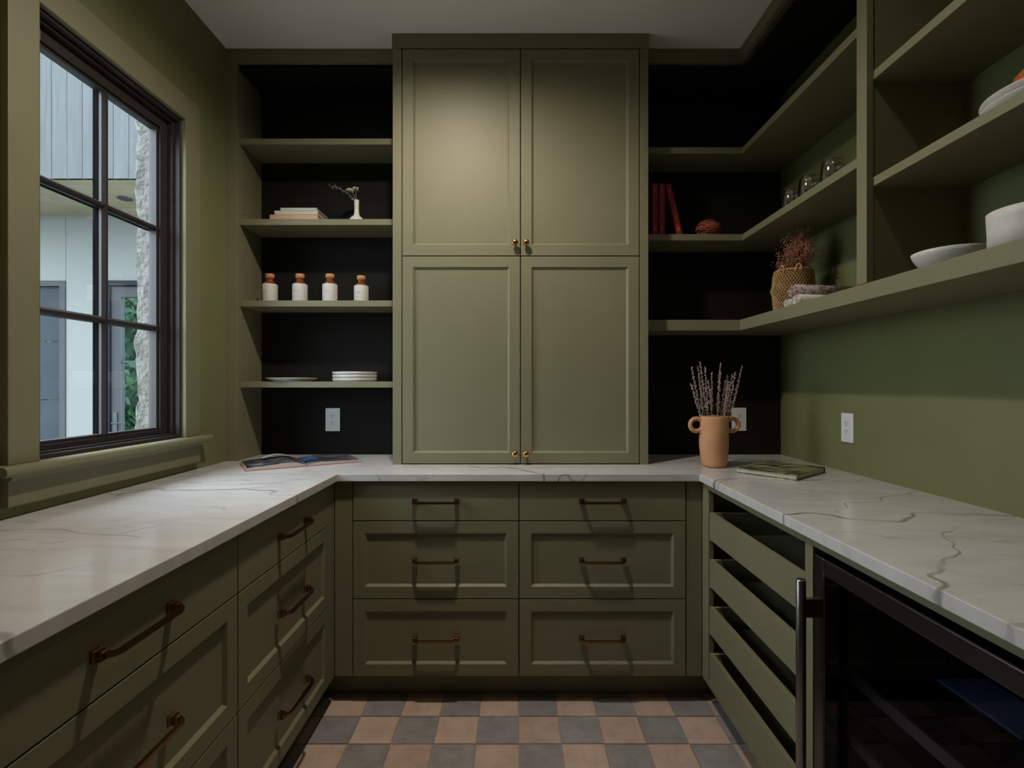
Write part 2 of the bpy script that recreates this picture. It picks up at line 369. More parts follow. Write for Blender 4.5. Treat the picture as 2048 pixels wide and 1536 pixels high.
# hedge in the garden beyond the door
LEAF=mat('hedge_leaf',(.004,.034,.008),.6,var=.5,vscale=9)
hg=MB()
for k in range(5200):
    x=R.uniform(-9.5,-5.0); z=R.uniform(.2,3.6); y=9.2+.5*noise.noise(Vector((x*1.3,0,z*1.3)))+R.uniform(-.15,.15)
    c=Vector((x,y,z)); a=Vector((R.gauss(0,1),R.gauss(0,.6),R.gauss(0,1))).normalized()*.10; b_=Vector((R.gauss(0,1),R.gauss(0,.6),R.gauss(0,1))).normalized()*.06
    hg.add([c-a,c+b_,c+a,c-b_],[(0,1,2,3)])
hg.box(-9.5,-5.0,9.5,9.9,-.25,3.5)
solo('hedge',hg,LEAF,'dense green hedge beyond the glass garden door','hedge',(-7,9.5,-.25))

# ------------------------------------------------------------------ ceiling downlights
LENS=mat('lamp_lens',(.8,.8,.8),.4,emit=(CAN_COL,6))
TRIM=mat('lamp_trim',(.7,.7,.68),.4)
for k,(x,y,wt) in enumerate(CANS):
    t=thing('recessed_downlight','white recessed ceiling downlight on the %s side of the room'%('window' if x<0 else 'right shelf'),'ceiling light',(x,y,CEILZ),'recessed downlights')
    part('trim_ring',MB().lathe([(.045,0),(.062,-.001),(.064,-.004),(.047,-.006),(.045,-.004)],(x,y,CEILZ),32,False),TRIM,t)
    part('lens',MB().lathe([(.045,-.0005),(.045,-.003)],(x,y,CEILZ),32),LENS,t)
    ld=bpy.data.lights.new('downlight_beam','SPOT'); ld.energy=wt; ld.color=CAN_COL; ld.spot_size=math.radians(166); ld.spot_blend=.75; ld.shadow_soft_size=.05
    lo=bpy.data.objects.new('downlight_beam',ld); C.objects.link(lo); lo.parent=t; lo.location=(0,0,-.012)

# ================================================================== CABINETRY
ZK=.112; ZR1=.4177; ZR2=.7254; ZTOP=.882; GAP=.0021
def shaker(w_,h,fr=.046,dep=.009,bv=.009,th=.02):
    """panel centred on x, from z=0..h, front at y=0 facing -y"""
    m=MB(); a=w_/2
    o=[(-a,0),(a,0),(a,h),(-a,h)]; i1=[(-a+fr,fr),(a-fr,fr),(a-fr,h-fr),(-a+fr,h-fr)]; i2=[(-a+fr+bv,fr+bv),(a-fr-bv,fr+bv),(a-fr-bv,h-fr-bv),(-a+fr+bv,h-fr-bv)]
    vs=[(x,0,z) for x,z in o]+[(x,0,z) for x,z in i1]+[(x,dep,z) for x,z in i2]+[(x,th,z) for x,z in o]
    fs=[]
    for k in range(4):
        k2=(k+1)%4
        fs+= [(k,k2,4+k2,4+k),(4+k,4+k2,8+k2,8+k),(k2,k,12+k,12+k2)]
    fs+=[(8,9,10,11),(15,14,13,12)]
    return m.add(vs,fs)
def slab(w_,h,th=.02): return MB().box(-w_/2,w_/2,0,th,0,h)
def handle_mesh(L):
    m=MB(); 
    # path of rectangular bar in (x, y) plane, y negative = out of the face
    a=L/2; P=[(-a,-.012),(-a+.001,-.022),(-a+.008,-.030),(-a+.018,-.033),(a-.018,-.033),(a-.008,-.030),(a-.001,-.022),(a,-.012)]
    hw=.0048; hz=.0042; vs=[]; fs=[]
    for i,p in enumerate(P):
        q0=Vector(P[max(i-1,0)]); q1=Vector(P[min(i+1,len(P)-1)]); t=(q1-q0).normalized(); nrm=Vector((-t.y,t.x))
        for sx,szz in ((-1,-1),(1,-1),(1,1),(-1,1)):
            vs.append((p[0]+nrm.x*hw*sx,p[1]+nrm.y*hw*sx,hz*szz))
    for i in range(len(P)-1):
        for k in range(4): fs.append((i*4+k,i*4+(k+1)%4,(i+1)*4+(k+1)%4,(i+1)*4+k))
    fs+=[(0,1,2,3),tuple(4*(len(P)-1)+k for k in (3,2,1,0))]
    m.add(vs,fs)
    for s in (-1,1):
        x=s*a; r0,r1,r2=.0105,.0105,.0065
        lv=[(r0,0),(r0,-.003),(.0085,-.007),(.0085,-.016),(r2,-.020)]; vs=[]; fs=[]
        for r,y in lv: vs+=[(x-r,y,-r),(x+r,y,-r),(x+r,y,r),(x-r,y,r)]
        for i in range(len(lv)-1):
            for k in range(4): fs.append((i*4+k,i*4+(k+1)%4,(i+1)*4+(k+1)%4,(i+1)*4+k))
        fs+=[(3,2,1,0),tuple(4*(len(lv)-1)+k for k in range(4))]
        m.add(vs,fs)
    me=m.mesh('handle',mat=BRASS); return me
H17=handle_mesh(.165); H19=handle_mesh(.19)
def knob_mesh():
    m=MB().lathe([(.007,0),(.007,.003),(.005,.006),(.005,.012),(.009,.015),(.0135,.020),(.0145,.025),(.013,.030),(.009,.033),(.003,.0345)],seg=24)
    m.xf(Matrix.Rotation(PI/2,4,'X')); return m.mesh('knob',mat=KNOB)
KN=knob_mesh()
def front(name,parent,c,w_,h,rotz,style,hnd=None,th=.02):
    """place a drawer/door front: c = world point of bottom centre of its face"""
    mbx=shaker(w_,h,th=th) if style=='shaker' else slab(w_,h,th)
    M=Matrix.Translation(c)@Matrix.Rotation(rotz,4,'Z'); mbx.xf(M)
    o=part(name,mbx,GREEN,parent,.0009)
    if hnd: inst('handle',hnd,o,Vector(c)+Vector((0,0,h/2)),rotz)
    return o
rows=[(ZK,ZR1,'shaker'),(ZR1,ZR2,'shaker'),(ZR2,ZTOP,'slab')]
# --- back base cabinet
YBF=2.02
bc=thing('drawer_cabinet','long olive six-drawer base cabinet against the back wall','cabinet',(0.015,2.3,0))
X0,XM,X1=-.643,.0138,.6727
m=MB(); m.box(XL+.003,XR-.003,YBF+.022,YB-.003,ZK,.884)
part('carcass',m,GREEN,bc)
part('filler',MB().box(-.714,X0-GAP,YBF+.003,YBF+.022,ZK,.884),GREEN,bc,.001); part('filler',MB().box(X1+GAP,.737,YBF+.003,YBF+.022,ZK,.884),GREEN,bc,.001)
part('toe_kick',MB().box(-.80,.82,2.10,2.12,0,ZK),GREEN,bc)
for xa,xb in ((X0,XM),(XM,X1)):
    for z0,z1,s in rows:
        front('drawer',bc,((xa+xb)/2,YBF,z0+GAP),xb-xa-2*GAP,z1-z0-2*GAP,0,s,H17)
# --- left base cabinets
XLF=-.714
def left_cab(name,label,ya,yb,hnd,filler=False):
    t=thing(name,label,'cabinet',(-1.0,(ya+yb)/2,0),'left base cabinets')
    part('carcass',MB().box(XL+.003,XLF-.022,ya+.0005,(2.04 if filler else yb)-.0005,ZK,.884),GREEN,t)
    part('toe_kick',MB().box(XLF-.10,XLF-.08,ya,(2.10 if filler else yb),0,ZK),GREEN,t)
    if filler: part('filler',MB().box(XLF-.022,XLF-.001,yb+GAP,2.02,ZK,.884),GREEN,t,.001)
    for z0,z1,s in rows:
        front('drawer',t,(XLF,(ya+yb)/2,z0+GAP),yb-ya-2*GAP,z1-z0-2*GAP,PI/2,s,hnd)
left_cab('drawer_cabinet','olive three-drawer base cabinet below the window, next to the back corner',1.317,1.965,H19,True)
left_cab('drawer_cabinet','dim olive three-drawer base cabinet at the lower left of the view',.610,1.317,H19)
left_cab('drawer_cabinet','olive base cabinet of the left run at the near left, almost out of view',-.12,.610,H19)
# --- right tray cabinet
XRF=.737; TY0,TY1=1.3035,1.955
tc_=thing('tray_cabinet','open olive base cabinet with four pull-out trays under the right worktop','cabinet',(1.0,1.64,0))
m=MB()
m.box(XRF+.02,XR,TY1+.032,TY1+.05,ZK,.884); m.box(XRF+.02,XR,TY0-.034,TY0-.016,ZK,.884); m.box(XR-.02,XR,TY0-.016,TY1+.032,ZK,.884); m.box(XRF+.02,XR-.02,TY0-.016,TY1+.032,ZK,ZK+.018); m.box(XRF+.02,XR-.02,TY0-.016,TY1+.032,.870,.884)
part('carcass',m,GREEN,tc_)
part('stile',MB().box(XRF,XRF+.02,TY1,2.02,ZK,.884),GREEN,tc_,.001); part('stile',MB().box(XRF,XRF+.02,TY0-.034,TY0,ZK,.884),GREEN,tc_,.001)
part('rail',MB().box(XRF,XRF+.02,TY0,TY1,.861,.884),GREEN,tc_,.001); part('rail',MB().box(XRF,XRF+.02,TY0,TY1,ZK,.136),GREEN,tc_,.001)
part('toe_kick',MB().box(XRF+.08,XRF+.10,TY0-.034,2.10,0,ZK),GREEN,tc_)
for zb in (.674,.496,.316,.139):
    zt=zb+.103; a,b=TY0+.005,TY1-.004; xf_=XRF+.002
    f=part('tray',MB().box(xf_,xf_+.016,a,b,zb,zt),GREEN,tc_,.0012)
    part('side',MB().box(xf_+.016,XR-.07,b-.014,b,zb+.006,zt-.001),GREEN,f); part('side',MB().box(xf_+.016,XR-.07,a,a+.014,zb+.006,zt-.001),GREEN,f)
    part('back',MB().box(XR-.084,XR-.07,a+.014,b-.014,zb+.006,zt-.001),GREEN,f); part('bottom',MB().box(xf_+.016,XR-.084,a+.014,b-.014,zb+.012,zb+.02),GREEN,f)
    sl=MB(); sl.box(xf_+.004,XR-.1,b-.012,b+.002,zb-.010,zb-.002); sl.tube([(xf_+.006,b-.010,zb-.006),(xf_+.006,b+.003,zb-.006)],.006,10)
    part('slide',sl,STEEL,f,label='steel drawer slide')
    sl=MB(); sl.box(xf_+.004,XR-.1,a-.003,a+.012,zb-.010,zb-.002)
    part('slide',sl,STEEL,f)
# --- beverage fridge
FY0,FY1=.668,TY0-.036
fr=thing('beverage_fridge','black glass-door undercounter beverage fridge with a vertical steel bar handle','fridge',(1.0,.96,0))
m=MB(); bx0=XRF+.045
m.box(bx0,XR,FY1-.02,FY1,.02,.850); m.box(bx0,XR,FY0,FY0+.02,.02,.850); m.box(XR-.02,XR,FY0+.02,FY1-.02,.02,.850); m.box(bx0,XR-.02,FY0+.02,FY1-.02,.02,.10); m.box(bx0,XR-.02,FY0+.02,FY1-.02,.83,.85)
part('body',m,BLACKM,fr)
m=MB(); da,db=FY0+.003,FY1-.003; t=.040
m.box(XRF,XRF+.04,db-t,db,.105,.846); m.box(XRF,XRF+.04,da,da+t,.105,.846); m.box(XRF,XRF+.04,da+t,db-t,.806,.846); m.box(XRF,XRF+.04,da+t,db-t,.105,.145)
door=part('door',m,mat('dark_steel_frame',(.13,.12,.12),.32,metal=1),fr,.003)
DGL=thin_glass('smoked_glass',(.62,.64,.70),.30)
part('pane',MB().box(XRF+.003,XRF+.006,da+t-.004,db-t+.004,.141,.810),DGL,door)
m=MB(); hy=FY1-.030; hx=.690
m.lathe([(.0095,.0),(.0112,.002),(.0112,.578),(.0095,.580)],(hx,hy,.213),20)
for z in (.727,.30):
    m.box(hx+.004,XRF,hy-.008,hy+.008,z-.024,z+.020)
part('handle',m,STEEL,door,label='brushed steel bar handle')
part('grille',MB().box(XRF+.02,XRF+.04,FY0,FY1,.0,.10),BLACKM,fr)
for z in (.585,.432,.28):
    s_=part('shelf',MB().box(.80,1.25,FY0+.03,FY1-.03,z-.004,z),thin_glass('shelf_glass',(.5,.5,.55)),fr)
    part('lip',MB().box(.792,.80,FY0+.03,FY1-.03,z-.026,z+.002),mat('shelf_lip',(.55,.55,.58),.3,metal=1),s_)
bl_=solo('manual_booklet',MB().box(.962,1.075,.975,1.168,.586,.592),mat('blue_sleeve',(.16,.26,.42),.25),'blue wrapped booklet lying on the top shelf inside the fridge','booklet',(1.0,1.07,.586),bevel=.001)
part('top_rail',MB().box(XRF,XRF+.02,FY0,FY1,.864,.884),GREEN,fr)
# --- right run beside the camera (mostly out of frame)
t=thing('base_cabinet','olive base cabinet on the right, nearer than the fridge','cabinet',(1.0,.3,0))
part('carcass',MB().box(XRF+.022,XR-.003,-.12,FY0-.004,ZK,.884),GREEN,t); part('toe_kick',MB().box(XRF+.08,XRF+.1,-.12,FY0-.004,0,ZK),GREEN,t)
for z0,z1,s in rows: front('drawer',t,(XRF,(-.12+FY0-.004)/2,z0+GAP),FY0+.112,z1-z0-2*GAP,-PI/2,s,H19)
# --- worktop, one U
XWL,XWR,YW=-.695,.7207,2.0
poly=[(XL,-.12),(XWL,-.12),(XWL,YW),(XWR,YW),(XWR,-.12),(XR,-.12),(XR,YB),(XL,YB)]
solo('worktop',MB().prism(poly,.885,ZC),MARBLE,'continuous u-shaped white marble worktop with grey veins','worktop',(0,2.3,.885),bevel=.002)

# --- tall cabinet
YT=2.242; TX0,TX1=-.5408,.5846
tk=thing('tall_cabinet','tall olive four-door cabinet standing on the back worktop up to the ceiling','cabinet',(.022,2.4,ZC))
part('body',MB().box(TX0+.003,TX1-.003,YT+.021,YB,ZC,2.737),GREEN,tk)
part('crown',MB().box(TX0,TX1,YT-.004,YB,2.737,CEILZ-.001),GREEN,tk,.0015)
DX0,DXM,DX1=-.497,.0219,.543
part('stile',MB().box(TX0+.003,DX0-GAP,YT,YT+.021,ZC,2.7365),GREEN,tk,.001); part('stile',MB().box(DX1+GAP,TX1-.003,YT,YT+.021,ZC,2.7365),GREEN,tk,.001)
for (xa,xb,sg) in ((DX0,DXM,1),(DXM,DX1,-1)):
    for z0,z1,kz in ((.9165,1.827,.962),(1.827,2.7345,1.880)):
        d=front('door',tk,((xa+xb)/2,YT,z0+GAP),xb-xa-2*GAP,z1-z0-2*GAP,0,'shaker')
        inst('knob',KN,d,(DXM-sg*.024,YT,kz))
# --- left open shelving
YFF=2.34
ls=thing('open_shelving','olive open shelving in the alcove between the window wall and tall cabinet','shelving',(-.9,2.45,ZC))
part('stile',MB().box(XL,-1.273,YFF,YFF+.02,ZC,CEILZ-.001),GREEN,ls,.001)
part('header',MB().box(-1.273,TX0,YFF,YFF+.02,2.737,CEILZ-.001),GREEN,ls,.001)
part('top_panel',MB().box(-1.273,TX0,YFF+.02,YB,2.712,2.73),DARKW,ls,.001)  # shade under the header is put into the panel colour
part('side_panel',MB().box(XL,-1.273,YFF+.02,YB,ZC,2.73),GREEN,ls)
for z in (2.401,2.029,1.6526,1.278):
    part('shelf',MB().box(-1.2725,TX0-.0005,2.365,YB,z-.028,z),GREEN,ls,.0012)
ph=MB()
for y in (2.395,2.52):
    for k in range(52):
        z=1.0+.032*k
        ph.add([(-1.2728,y+.003*math.cos(a*PI/3),z+.003*math.sin(a*PI/3)) for a in range(6)],[(0,1,2,3,4,5)])
part('pin_holes',ph,DARKSLOT,ls,stuff=True)
# --- right open shelving, L shaped
XF=1.026; XS=1.047
rs=thing('open_shelving','olive l-shaped open wall shelving wrapping the right corner','shelving',(1.15,1.8,1.511))
part('header',MB().box(TX1,XF,YFF,YFF+.02,2.737,CEILZ-.001),GREEN,rs,.001)
part('header',MB().box(XF,XF+.02,.3,YFF+.02,2.737,CEILZ-.001),GREEN,rs,.001)
part('top_panel',MB().prism([(TX1,YFF+.03),(XF+.03,YFF+.03),(XF+.03,.3),(XR,.3),(XR,YB),(TX1,YB)],2.706,2.722),DARKW,rs,.001)  # near-black colour paints in the shade above the top shelves
PY0,PY1=1.4966,1.5405
part('post',MB().box(XF,XF+.02,PY0,PY1,1.5615,2.7365),GREEN,rs,.001)
part('divider',MB().box(XF+.02,XR,PY0+.012,PY1-.012,1.5615,2.7055),GREEN,rs)
def lshape(xf_,yf_,z0,z1,ya):
    return MB().prism([(TX1,yf_),(xf_,yf_),(xf_,ya),(XR,ya),(XR,YB),(TX1,YB)],z0,z1)
part('bottom_shelf',lshape(XF,YFF,1.511,1.560,.3),GREEN,rs,.0015)
for z in (2.359,1.958): part('shelf',lshape(XS,2.3615,z-.029,z,PY1-.012),GREEN,rs,.0012)
for z in (2.181,1.870): part('shelf',MB().box(XS,XR,.3,PY0+.012,z-.026,z),GREEN,rs,.0012)

# ================================================================== OBJECTS
# --- outlets
def outlet(c,rotz,label):
    t=thing('wall_outlet',label,'outlet',c,'white wall outlets')
    M=Matrix.Translation(c)@Matrix.Rotation(rotz,4,'Z')
    w_,h=.0365,.058
    part('plate',MB().box(-w_,w_,-.006,0,-h,h).xf(M),WHITE,t,.002)
    part('insert',MB().box(-.0165,.0165,-.0075,-.005,-.033,.033).xf(M),WHITE,t,.0006)
    for zc in (.016,-.016):
        m=MB(); m.box(-.0075,-.0055,-.0082,-.007,zc+.000,zc+.009); m.box(.0055,.0075,-.0082,-.007,zc+.001,zc+.008)
        m.add([(.0028*math.cos(a*PI/4),-.0080,zc-.006+.0028*math.sin(a*PI/4)) for a in range(8)],[tuple(range(8))])
        part('socket',m.xf(M),DARKSLOT,t)
outlet((-.9145,YB,1.089),0,'white wall outlet under the left alcove shelves')
outlet((1.119,YB,1.090),0,'white wall outlet behind the clay vase')
outlet((XR,2.046,1.091),-PI/2,'white wall outlet on the brightly lit right wall')

# --- terracotta vase
VX,VY=.848,2.185
CLAY=mat('terracotta_clay',(.56,.29,.15),.75,bump=.25,bscale=90,var=.10,vscale=14)
vz=thing('clay_vase','terracotta vase with two round ring handles on the right worktop','vase',(VX,VY,ZC))
prof=[(.040,0),(.048,.003),(.051,.012),(.055,.05),(.059,.10),(.0605,.15),(.0600,.19),(.0585,.212),(.0570,.216),(.0545,.213),(.0535,.19),(.052,.10),(.046,.02)]
m=MB().lathe(prof,(VX,VY,ZC),48,False)
m.f.append([12*48+k for k in range(48)]); m.sm.append(False); m.f.append([k for k in range(47,-1,-1)]); m.sm.append(False)
for i,p in enumerate(m.v):
    r=Vector((p.x-VX,p.y-VY,0)); 
    if r.length>.03:
        dn=.0042*noise.noise(Vector((p.x*22,p.y*22,p.z*16)))+.0018*noise.noise(Vector((p.x*50,p.y*50,p.z*40)))
        m.v[i]=p+r.normalized()*dn
part('body',m,CLAY,vz)
for s in (-1,1):
    cx=VX+s*.076; pts=[(cx+.0265*math.cos(a),VY,ZC+.178+.0265*math.sin(a)) for a in [2*PI*k/28 for k in range(28)]]
    part('ring_handle',MB().tube(pts,.0095,10,True),CLAY,vz)
# --- lavender
STEM=mat('dry_stem',(.38,.39,.24),.8); BUD=mat('dried_lavender',(.40,.29,.27),.9,var=.25,vscale=120)
tips=[(-.098,.14,.0),(-.088,.21,.01),(-.067,.232,-.01),(-.060,.215,.012),(-.052,.21,-.02),(-.025,.155,.0),(.005,.19,.02),(.018,.226,-.012),(.030,.195,.01),(.056,.178,.0),(.072,.188,-.02),(.088,.18,.015),(.118,.215,0),(-.045,.165,.025),(.045,.15,-.02),(.062,.15,.02)]
ORD=['leftmost']+['%s from left'%n for n in 'second third fourth fifth sixth seventh eighth ninth tenth eleventh twelfth thirteenth fourteenth fifteenth'.split()]+['rightmost']
tips.sort()
for k,(dx,dz,dy) in enumerate(tips):
    base=Vector((VX+dx*.28+R.uniform(-.008,.008),VY+dy*.5+R.uniform(-.01,.01),ZC+.06)); tip=Vector((VX+dx*1.02,VY+dy*2,ZC+.215+dz))
    t=thing('lavender_sprig','dried lavender sprig in the clay vase, %s by its tip'%ORD[k],'lavender',base,'dried lavender sprigs in the clay vase')
    mid=base.lerp(tip,.5)+Vector((R.uniform(-.006,.006),R.uniform(-.006,.006),0)); pts=[base,base.lerp(mid,.5),mid,mid.lerp(tip,.5),tip]
    part('stem',MB().tube(pts,[.0012,.0012,.0011,.0009,.0006],5),STEM,t)
    b=MB(); n=80
    for i in range(n):
        f_=.50+.5*i/n; f_=min(f_+R.uniform(-.01,.01),1.0)
        p=(mid.lerp(tip,(f_-.5)*2)); sp=.0062*(1-.6*(i/n)); 
        p=p+Vector((R.uniform(-1,1),R.uniform(-1,1),R.uniform(-.3,.3)))*sp
        b.ball(p,R.uniform(.0016,.0029),5,3,(1,1,1.3))
    part('flower_head',b,BUD,t)
# --- green patterned book on right worktop
GBK=mat('green_leaf_cover',(.25,.30,.14),.45); nt,ns,lk=nodes(GBK); b=ns['Principled BSDF']
mp2=mapped(nt,(11,62,1),(0,0,math.radians(38))); fn=ns.new('ShaderNodeTexNoise'); fn.inputs['Scale'].default_value=1; fn.inputs['Detail'].default_value=2; lk.new(mp2.outputs[0],fn.inputs['Vector'])
rr=ramp(nt,fn.outputs['Fac'],[(.45,(.02,.018,.012)),(.50,(.17,.20,.085)),(.62,(.27,.31,.15)),(.75,(.33,.36,.20))]); lk.new(rr.outputs[0],b.inputs['Base Color'])
PAGES=mat('page_edges',(.55,.50,.38),.8,bump=.3,bscale=400)
bk=thing('hardback_book','green leaf-patterned hardback book lying on the right worktop','book',(1.05,2.02,ZC))
M=Matrix.Translation((1.052,2.035,ZC))@Matrix.Rotation(math.radians(130),4,'Z')
m=MB(); m.box(-.115,.115,-.135,.135,.0185,.0215); part('cover',m.xf(M),GBK,bk,.0008)
m=MB(); m.box(-.115,.115,-.135,.135,.0,.003); part('cover',m.xf(M),GBK,bk,.0008)
part('spine',MB().box(-.115,.115,-.137,-.1335,.0,.0215).xf(M),GBK,bk)
part('page_block',MB().box(-.111,.111,-.133,.130,.003,.0185).xf(M),PAGES,bk)
# --- open magazine book on left counter
OB=thing('open_book','large open photo book with pink cover edges lying in the left worktop corner','book',(-1.0,2.25,ZC))
M=Matrix.Translation((-.955,2.285,ZC))@Matrix.Rotation(math.radians(33),4,'Z')
COV=mat('pink_cover',(.38,.15,.13),.6); PRN=mat('printed_photo_page',(.1,.1,.1),.5,spec=.25); nt,ns,lk=nodes(PRN); b=ns['Principled BSDF']
mp=mapped(nt,(9,24,9),(0,0,.5)); nn=ns.new('ShaderNodeTexNoise'); nn.inputs['Scale'].default_value=1.2; nn.inputs['Detail'].default_value=5; nn.inputs['Distortion'].default_value=1.5; lk.new(mp.outputs[0],nn.inputs['Vector'])
rr=ramp(nt,nn.outputs['Fac'],[(.36,(.012,.014,.014)),(.5,(.03,.035,.03)),(.56,(.10,.10,.14)),(.62,(.30,.28,.30)),(.70,(.09,.07,.06))]); lk.new(rr.outputs[0],b.inputs['Base Color'])
PAPER=mat('page_paper',(.55,.50,.47),.6)
part('cover',MB().box(-.235,-.004,-.12,.12,0,.003).xf(M),COV,OB,.0006); part('cover',MB().box(.004,.235,-.12,.12,0,.003).xf(M),COV,OB,.0006)
part('spine',MB().box(-.006,.006,-.12,.12,0,.002).xf(M),COV,OB)
def pages(sgn,hmax,mt,z0,dz):
    m=MB(); n=14; top=[]; vs=[]; fs=[]
    for i in range(n+1):
        u=i/n; x=sgn*(.002+.226*u); z=z0+hmax*(math.sin(min(1,u*3.2)*PI/2)*(1-.75*u))+dz
        for y in (-.116,.116): vs.append((x,y,z)); vs.append((x,y,z-dz if dz<.004 else .003))
    for i in range(n):
        a=i*4; c=a+4
        fs+=[(a,c,c+2,a+2),(a+1,a+3,c+3,c+1),(a,a+1,c+1,c),(a+2,c+2,c+3,a+3)]
    fs+=[(0,2,3,1),(n*4,n*4+1,n*4+3,n*4+2)]
    return m.add(vs,fs,False)
for sgn,hm in ((-1,.019),(1,.011)):
    pb=part('page_block',pages(sgn,hm,None,.003,.0042).xf(M),PAPER,OB)
    part('printed_page',pages(sgn,hm,None,.0074,.0006).xf(M),PRN,pb)
m=MB(); vs=[]
for i in range(6):
    u=.03+.22*i/5; x=.002+.226*u; z=.0079+.011*(math.sin(min(1,u*3.2)*PI/2)*(1-.75*u))+.0008
    vs+=[(x,-.03+.02*math.sin(i),z),(x,.055+.01*math.cos(i*2),z)]
m.add(vs,[(2*i,2*i+2,2*i+3,2*i+1) for i in range(5)]); part('blue_picture',m.xf(M),mat('blue_print',(.02,.14,.42),.3),OB,label='blue printed picture')
m=MB(); vs=[]
for i in range(9):
    u=i/8; x=-.03-.12*u; z=.025+.012*math.sin(u*PI)
    vs+=[(x,.06,z),(x,.116,z-.002)]
m.add(vs,[(2*i,2*i+2,2*i+3,2*i+1) for i in range(8)]); part('lifted_page',m.xf(M),PAPER,OB)

# --- left shelf 2: stacked books + bud vase
def flat_book(name,label,x0,x1,y0,y1,z0,z1,cov,ctr=0):
    t=thing(name,label,'book',((x0+x1)/2,(y0+y1)/2,z0),'books stacked in the left alcove')
    c=.0022
    part('cover',MB().box(x0,x1,y0,y1,z1-c,z1),cov,t,.0006); part('cover',MB().box(x0,x1,y0,y1,z0,z0+c),cov,t,.0006)
    part('spine',MB().box(x0,x1,y0,y0+.003,z0+.0005,z1-.0005),cov,t,.0008)
    part('page_block',MB().box(x0+.003,x1-.004,y0+.003,y1-.004,z0+c,z1-c),PAGES,t)
TANC=mat('tan_cloth',(.62,.38,.24),.7,var=.08,vscale=30); CREAM=mat('cream_cloth',(.58,.53,.47),.7); PALE=mat('pale_grey_cloth',(.55,.55,.47),.7)
z=2.029
flat_book('hardback_book','tan hardback, bottom of the flat stack on the alcove shelf',-1.150,-.925,2.395,2.55,z,z+.030,TANC)
flat_book('hardback_book','cream hardback, middle of the flat stack on the alcove shelf',-1.128,-.925,2.395,2.555,z+.0305,z+.049,CREAM)
flat_book('hardback_book','thin pale hardback, top of the flat stack on the alcove shelf',-1.100,-.930,2.395,2.54,z+.0495,z+.062,PALE)
bx,by=-.760,2.45
bv=thing('bud_vase','small white long-necked bud vase on the alcove shelf','vase',(bx,by,2.029))
part('body',MB().lathe([(.020,0),(.030,.004),(.0355,.014),(.035,.022),(.027,.032),(.015,.042),(.0115,.055),(.0108,.085),(.0118,.117),(.0098,.117),(.009,.06)],(bx,by,2.029),32,False),CERAM,bv)
fl=thing('flower_stem','white flower cluster standing in the bud vase','flower',(bx,by,2.13))
m=MB(); PET=mat('white_petals',(.50,.52,.42),.8,var=.2,vscale=80); LFG=mat('grey_green_leaf',(.20,.24,.18),.7)
part('stem',MB().tube([(bx,by,2.06),(bx-.002,by,2.14),(bx-.018,by-.005,2.185)],.0013,5).tube([(bx,by,2.12),(bx-.004,by,2.19)],.0012,5),LFG,fl)
for k in range(150):
    c=Vector((bx-.030,by-.006,2.187)) if k<80 else Vector((bx-.004,by,2.197)); r=.018 if k<80 else .016
    d=Vector((R.gauss(0,1),R.gauss(0,1),abs(R.gauss(0,.8)))).normalized()*r*R.uniform(.5,1)
    m.ball(c+Vector((d.x,d.y,d.z*.7)),.0032,5,3)
part('petals',m,PET,fl)
sp=thing('leafy_sprig','thin grey-green leafy sprig leaning left out of the bud vase','sprig',(bx,by,2.12))
pts=[Vector(p) for p in ((bx,by,2.06),(bx-.004,by,2.14),(bx-.04,by-.01,2.175),(bx-.085,by-.015,2.20),(bx-.125,by-.02,2.208))]
part('stem',MB().tube(pts,[.0012,.0012,.001,.0009,.0006],5),LFG,sp)
m=MB()
for k in range(34):
    u=R.uniform(.3,1); i=min(int(u*4),3); p=pts[i].lerp(pts[i+1],u*4-i); d=Vector((R.uniform(-1,.4),R.uniform(-.6,.6),R.uniform(-.6,1))).normalized()*R.uniform(.008,.016); s_=d.cross(Vector((0,1,.3))).normalized()*.0018
    m.add([p,p+d*.5+s_,p+d,p+d*.5-s_],[(0,1,2,3)])
part('leaves',m,LFG,sp)
# --- left shelf 3: four bottles
AMB=mat('amber_glass',(.20,.045,.012),.06,coat=.5,spec=.7); CORK=mat('cork',(.55,.27,.10),.85,bump=.5,bscale=160,var=.2,vscale=90); LAB=mat('white_bottle_sleeve',(.62,.59,.56),.6)
z=1.6526
for k,(px,Yb,lab) in enumerate(((540,2.43,'cork-stoppered white-sleeved amber bottle, leftmost of four on the alcove shelf'),(600,2.43,'cork-stoppered white-sleeved amber bottle, second from left of four on the alcove shelf'),(660,2.43,'cork-stoppered white-sleeved amber bottle, third from left of four on the alcove shelf'),(722.5,2.47,'cork-stoppered white-sleeved amber bottle, rightmost and set further back on the alcove shelf'))):
    x=(px-1031)/1024*Yb
    t=thing('corked_bottle',lab,'bottle',(x,Yb,z),'corked bottles on the alcove shelf')
    part('sleeve',MB().lathe([(.031,0),(.0335,.001),(.0342,.004),(.0342,.082),(.033,.0855),(.030,.087)],(x,Yb,z),32),LAB,t)
    part('neck',MB().lathe([(.030,.087),(.026,.094),(.0185,.100),(.0165,.104),(.0165,.110),(.0185,.1125),(.0185,.1145)],(x,Yb,z),28),AMB,t)
    part('cork',MB().lathe([(.0165,.1145),(.0195,.116),(.0205,.132),(.019,.135)],(x,Yb,z),20),CORK,t)
    tx=MB(); pts=[]
    for i in range(26):
        u=i/25; a=-PI/2-.55+.75*u+(.1 if k else -.05); rr_=.0347; pts.append((x+rr_*math.cos(a),Yb+rr_*math.sin(a),z+.050+.0045*math.sin(u*31)+.002*math.sin(u*12)))
    part('script_lettering',tx.tube(pts,.0005,4),mat('embossed_script_%d'%k,(.52,.49,.46),.6),t)
